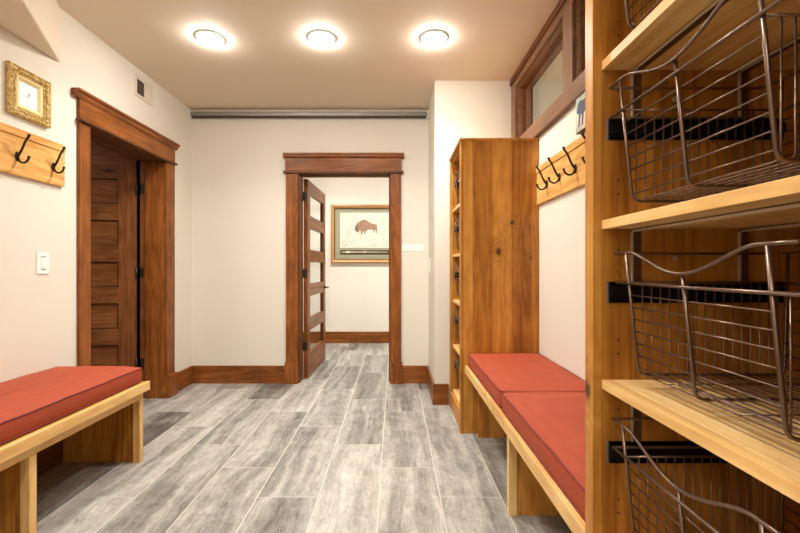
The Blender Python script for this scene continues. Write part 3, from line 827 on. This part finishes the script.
# bison picture in the far room
def bison():
    w, h = 1.03, .895
    r = tag(empty('framed_picture', (-.458, 6.2585, 1.673)), 'large gold framed bison print on the far room wall', 'picture')
    M = wallM('back', 0, 0, 0)
    m = MB(); m.add(*frame_loop(w, h, [(0, 0), (0, .03), (.008, .040), (.02, .042), (.032, .034), (.045, .03), (.052, .024), (.052, 0)]))
    m.xf(M).build('outer_frame', noisy('gold_leaf_wood', rgb(170,122,70), rgb(196,152,98), 14, .38, .1), r)
    m = MB(); m.add(*frame_loop(w, h, [(.0515, .0), (.0515, .026), (.058, .029), (.064, .024), (.064, 0)]))
    m.xf(M).build('inner_frame', plain('brown_fillet', rgb(112,72,36), .4), r)
    m = MB().box(-w/2+.064, w/2-.064, -h/2+.064, h/2-.064, 0, .006); m.xf(M).build('mat_board', noisy('sage_mat', rgb(160,154,130), rgb(174,168,144), 90, .9), r)
    aw0, aw1, ah0, ah1 = -.375, .375, -.215, .325
    m = MB().box(aw0, aw1, ah0, ah1, .0062, .009); m.xf(M).build('print', noisy('cream_paper', rgb(240,234,222), rgb(226,216,202), 5, .8), r)
    def poly(pts, n0, n1): return MB().prism(pts, n0, n1, 'z')
    # shaggy bison silhouette facing left
    B = [(-.150,.045),(-.135,.085),(-.105,.118),(-.070,.150),(-.025,.172),(.02,.168),(.055,.145),(.095,.118),(.14,.108),(.178,.098),(.192,.072),(.190,.035),(.198,.01),(.192,-.035),(.180,-.036),(.178,.0),(.160,.022),(.15,-.03),(.138,-.032),(.135,.012),(.09,.022),(.045,.012),(.02,.0),(.012,-.045),(-.002,-.047),(-.006,-.004),(-.032,-.008),(-.038,-.055),(-.054,-.056),(-.056,-.002),(-.082,.012),(-.088,-.022),(-.104,-.028),(-.118,-.008),(-.138,.0),(-.152,.018)]
    B = [(u, v+.045) for u, v in B]
    up = lambda L_: [(u, v+.045) for u, v in L_]
    poly(B, .0092, .0104).xf(M).build('bison_figure', noisy('sepia_ink', rgb(206,160,134), rgb(120,84,64), 26, .8), r)
    dk = MB().prism(up([(-.152,.018),(-.150,.045),(-.135,.085),(-.112,.10),(-.098,.062),(-.09,.02),(-.104,-.026),(-.138,.0)]), .0105, .0112)
    dk.prism(up([(-.118,.10),(-.124,.128),(-.117,.13),(-.108,.108)]), .0105, .0112)
    dk.prism(up([(-.032,-.008),(-.038,-.055),(-.054,-.056),(-.056,-.002)]), .0105, .0112).prism(up([(.012,-.045),(-.002,-.047),(-.006,-.004),(.016,-.0)]), .0105, .0112)
    dk.xf(M).build('bison_head', noisy('dark_sepia_ink', rgb(110,82,70), rgb(150,118,98), 40, .8), r)
    mk = MB(); random.seed(11)
    for k in range(190):
        u = random.uniform(aw0+.03, aw1-.03); v = random.uniform(ah0+.02, ah1-.03)
        if -.19 < u < .23 and -.08 < v < .2: continue
        if abs(u) < .25 and v > .18 and random.random() < .8: continue
        s_ = random.uniform(.003, .009); a = random.uniform(0, PI)
        mk.prism([(u+s_*math.cos(a+t_)*(1 if i % 2 else .5), v+s_*math.sin(a+t_)) for i, t_ in enumerate((0, 1.3, 2.4, 3.6, 5.0))], .0092, .0098)
    mk.xf(M).build('small_figures', noisy('rust_ink', rgb(160,110,88), rgb(130,100,84), 60, .8), r)
    for u, v in ((-.31, -.14), (.31, -.14)):
        MB().tube([(u+.032*math.cos(t_), v+.032*math.sin(t_), .0095) for t_ in [i*PI/8 for i in range(16)]], .002, 5, True).xf(M).build('medallion', plain('rust_mark', rgb(170,104,84), .8), r)
    # slot below the print holding a slim pipe
    MB().box(aw0, aw1, -.318, -.248, .0062, .0075).xf(M).build('slot', plain('slot_brown', rgb(92,66,42), .7), r)
    p = MB().tube([(aw0+.02, -.283, .016), (-.18, -.283, .016), (0, -.281, .016), (aw1-.02, -.283, .016)], [.007, .009, .007, .005], 8)
    p.sphere((aw0+.12, -.283, .016), .018, 2.6, 1, .6, 10, 6); p.sphere((0, -.281, .016), .013, 2.8, 1, .6, 10, 6)
    p.xf(M).build('slim_pipe', plain('bone_white', rgb(228,214,186), .5), r)
    MB().box(-w/2+.064, w/2-.064, -h/2+.064, h/2-.064, .0225, .0235).xf(M).build('glazing', M_GLASS, r)
bison()

# little canvas on the right wall under the windows
def canvas():
    y0, y1, z0, z1 = 1.97, 2.20, 1.872, 2.056
    cy, cz = (y0+y1)/2, (z0+z1)/2; w, h = y1-y0, z1-z0
    r = tag(empty('canvas_print', (RX-.0005, cy, cz)), 'small unframed canvas with a dark animal, on the right wall above the hooks', 'picture')
    M = wallM('right', 0, 0, 0)
    m, nt, b = newmat('painted_meadow'); n = N(nt); s_ = n.sep(n.obj())
    f = n.math('ADD', n.maprange(s_[2], -.09, .09, 0, 1), n.math('MULTIPLY', n.math('SUBTRACT', n.noise(n.obj(), 22, 4), .5), .9))
    nt.links.new(n.ramp(f, [(0, rgb(176,168,150)), (.35, rgb(214,206,190)), (.6, rgb(196,202,186)), (1, rgb(150,166,150))]), b.inputs['Base Color']); b.inputs['Roughness'].default_value = .8
    c = MB().box(-w/2, w/2, -h/2, h/2, 0, .028); c.xf(M).build('canvas_block', m, r, .002)
    c = MB().box(-w/2+.002, w/2-.002, -h/2-.003, -h/2-.0002, .0, .027); c.xf(M).build('canvas_edge', plain('brown_canvas_edge', rgb(92,66,50), .7), r)
    a = MB().prism([(-.095,.03),(-.085,.055),(-.06,.066),(-.03,.058),(.02,.055),(.06,.048),(.075,.03),(.078,-.02),(.085,-.075),(.07,-.075),(.058,-.02),(.04,-.005),(.0,-.005),(-.02,-.01),(-.028,-.07),(-.042,-.072),(-.04,-.015),(-.055,-.005),(-.068,-.068),(-.08,-.07),(-.075,.0),(-.088,.005),(-.1,.015)], .0282, .0292)
    a.xf(M).build('animal_figure', noisy('dusk_blue_paint', rgb(62,62,84), rgb(96,96,124), 50, .8), r)
canvas()

# ------------------------------------------------------------------ CEILING LIGHTS
def emis(name, col, st):
    m = bpy.data.materials.new(name); m.use_nodes = True; nt = m.node_tree; nt.nodes.clear()
    o = nt.nodes.new('ShaderNodeOutputMaterial'); e = nt.nodes.new('ShaderNodeEmission')
    e.inputs[0].default_value = col; e.inputs[1].default_value = st; nt.links.new(e.outputs[0], o.inputs[0])
    return m
LIGHTC = (1.0, .975, .895)
M_LENS = emis('lit_lens', (1, .96, .90, 1), 230.0)
def make_light():
    r = empty('ceiling_light')
    m = MB(); n = 32
    prof = [(.098, 0), (.096, -.006), (.080, -.009), (.076, -.006)]
    vs = [(a*math.cos(2*PI*k/n), a*math.sin(2*PI*k/n), z) for a, z in prof for k in range(n)]
    fs = [(i*n+k, i*n+(k+1) % n, (i+1)*n+(k+1) % n, (i+1)*n+k) for i in range(3) for k in range(n)]
    m.add(vs, fs, True).build('trim_ring', M_WHITE, r)
    prof = [(.0755, -.006), (.072, -.018), (.058, -.028), (.034, -.034), (.004, -.036)]
    vs = [(a*math.cos(2*PI*k/n), a*math.sin(2*PI*k/n), z) for a, z in prof for k in range(n)]
    fs = [(i*n+k, i*n+(k+1) % n, (i+1)*n+(k+1) % n, (i+1)*n+k) for i in range(4) for k in range(n)]
    fs.append(tuple(4*n+k for k in range(n)))
    m = MB().add(vs, fs, True); m.build('lens', M_LENS, r)
    return r
lp = make_light()
spots = [(-1.265, 2.80, 'round ceiling downlight on the left of the row, nearest the panelled door'), (-.50, 2.80, 'round ceiling downlight in the middle of the row of three'), (.27, 2.80, 'round ceiling downlight on the right of the row, nearest the high windows'),
         (-.45, .95, 'round downlight between the soffit and the near shelf unit'), (-1.5, -.80, 'round downlight over the near end of the left bench'), (-.30, -.95, 'round downlight near the near end wall'),
         (-.9, 5.3, 'unseen round downlight added in the far room above the glass door'), (.2, 5.3, 'unseen round downlight added in the far room near the bison print'), (2.1, 1.6, 'unseen round downlight added in the room behind the high windows'), ]  # unseen lamps added to brighten the far and window rooms
def area(name, loc, power, size=.14, col=LIGHTC, spread=2.35):
    l = bpy.data.lights.new(name, 'AREA'); l.shape = 'DISK'; l.size = size; l.energy = power; l.color = col; l.spread = spread
    o = bpy.data.objects.new(name, l); COL.objects.link(o); o.location = loc
    return o
PW = [13, 13, 13, 12, 26, 7, 17, 17, 70]
for i, (x, y, lab) in enumerate(spots):
    o = lp if i == 0 else copy_tree(lp)
    o.location = (x, y, H); tag(o, lab, 'ceiling light', 'recessed ceiling lights')
    area('downlight_lamp', (x, y, H-.038), PW[i])
area('side_room_fill', (-3.0, 2.6, H-.02), 7)  # unseen fill lamp added for the side room

# ------------------------------------------------------------------ WORLD, CAMERA
w = bpy.data.worlds.new('World'); S.world = w; w.use_nodes = True
w.node_tree.nodes['Background'].inputs[0].default_value = (.9, .85, .8, 1); w.node_tree.nodes['Background'].inputs[1].default_value = .02
cam = bpy.data.cameras.new('Camera'); co = bpy.data.objects.new('Camera', cam); COL.objects.link(co)
co.location = (0, 0, 1.15); co.rotation_euler = (PI/2, 0, 0)
cam.sensor_width = 36; cam.lens = 36*408/800
cam.shift_x = 5.5/800; cam.shift_y = 1.5/800
cam.clip_start = .02
S.camera = co
S.view_settings.view_transform = 'Standard'; S.view_settings.look = 'None'
S.view_settings.exposure = -0.22; S.view_settings.gamma = 1; S.view_settings.use_curve_mapping = False
try:
    S.cycles.max_bounces = 10; S.cycles.diffuse_bounces = 6; S.cycles.use_denoising = True; S.cycles.transparent_max_bounces = 12
except Exception: pass
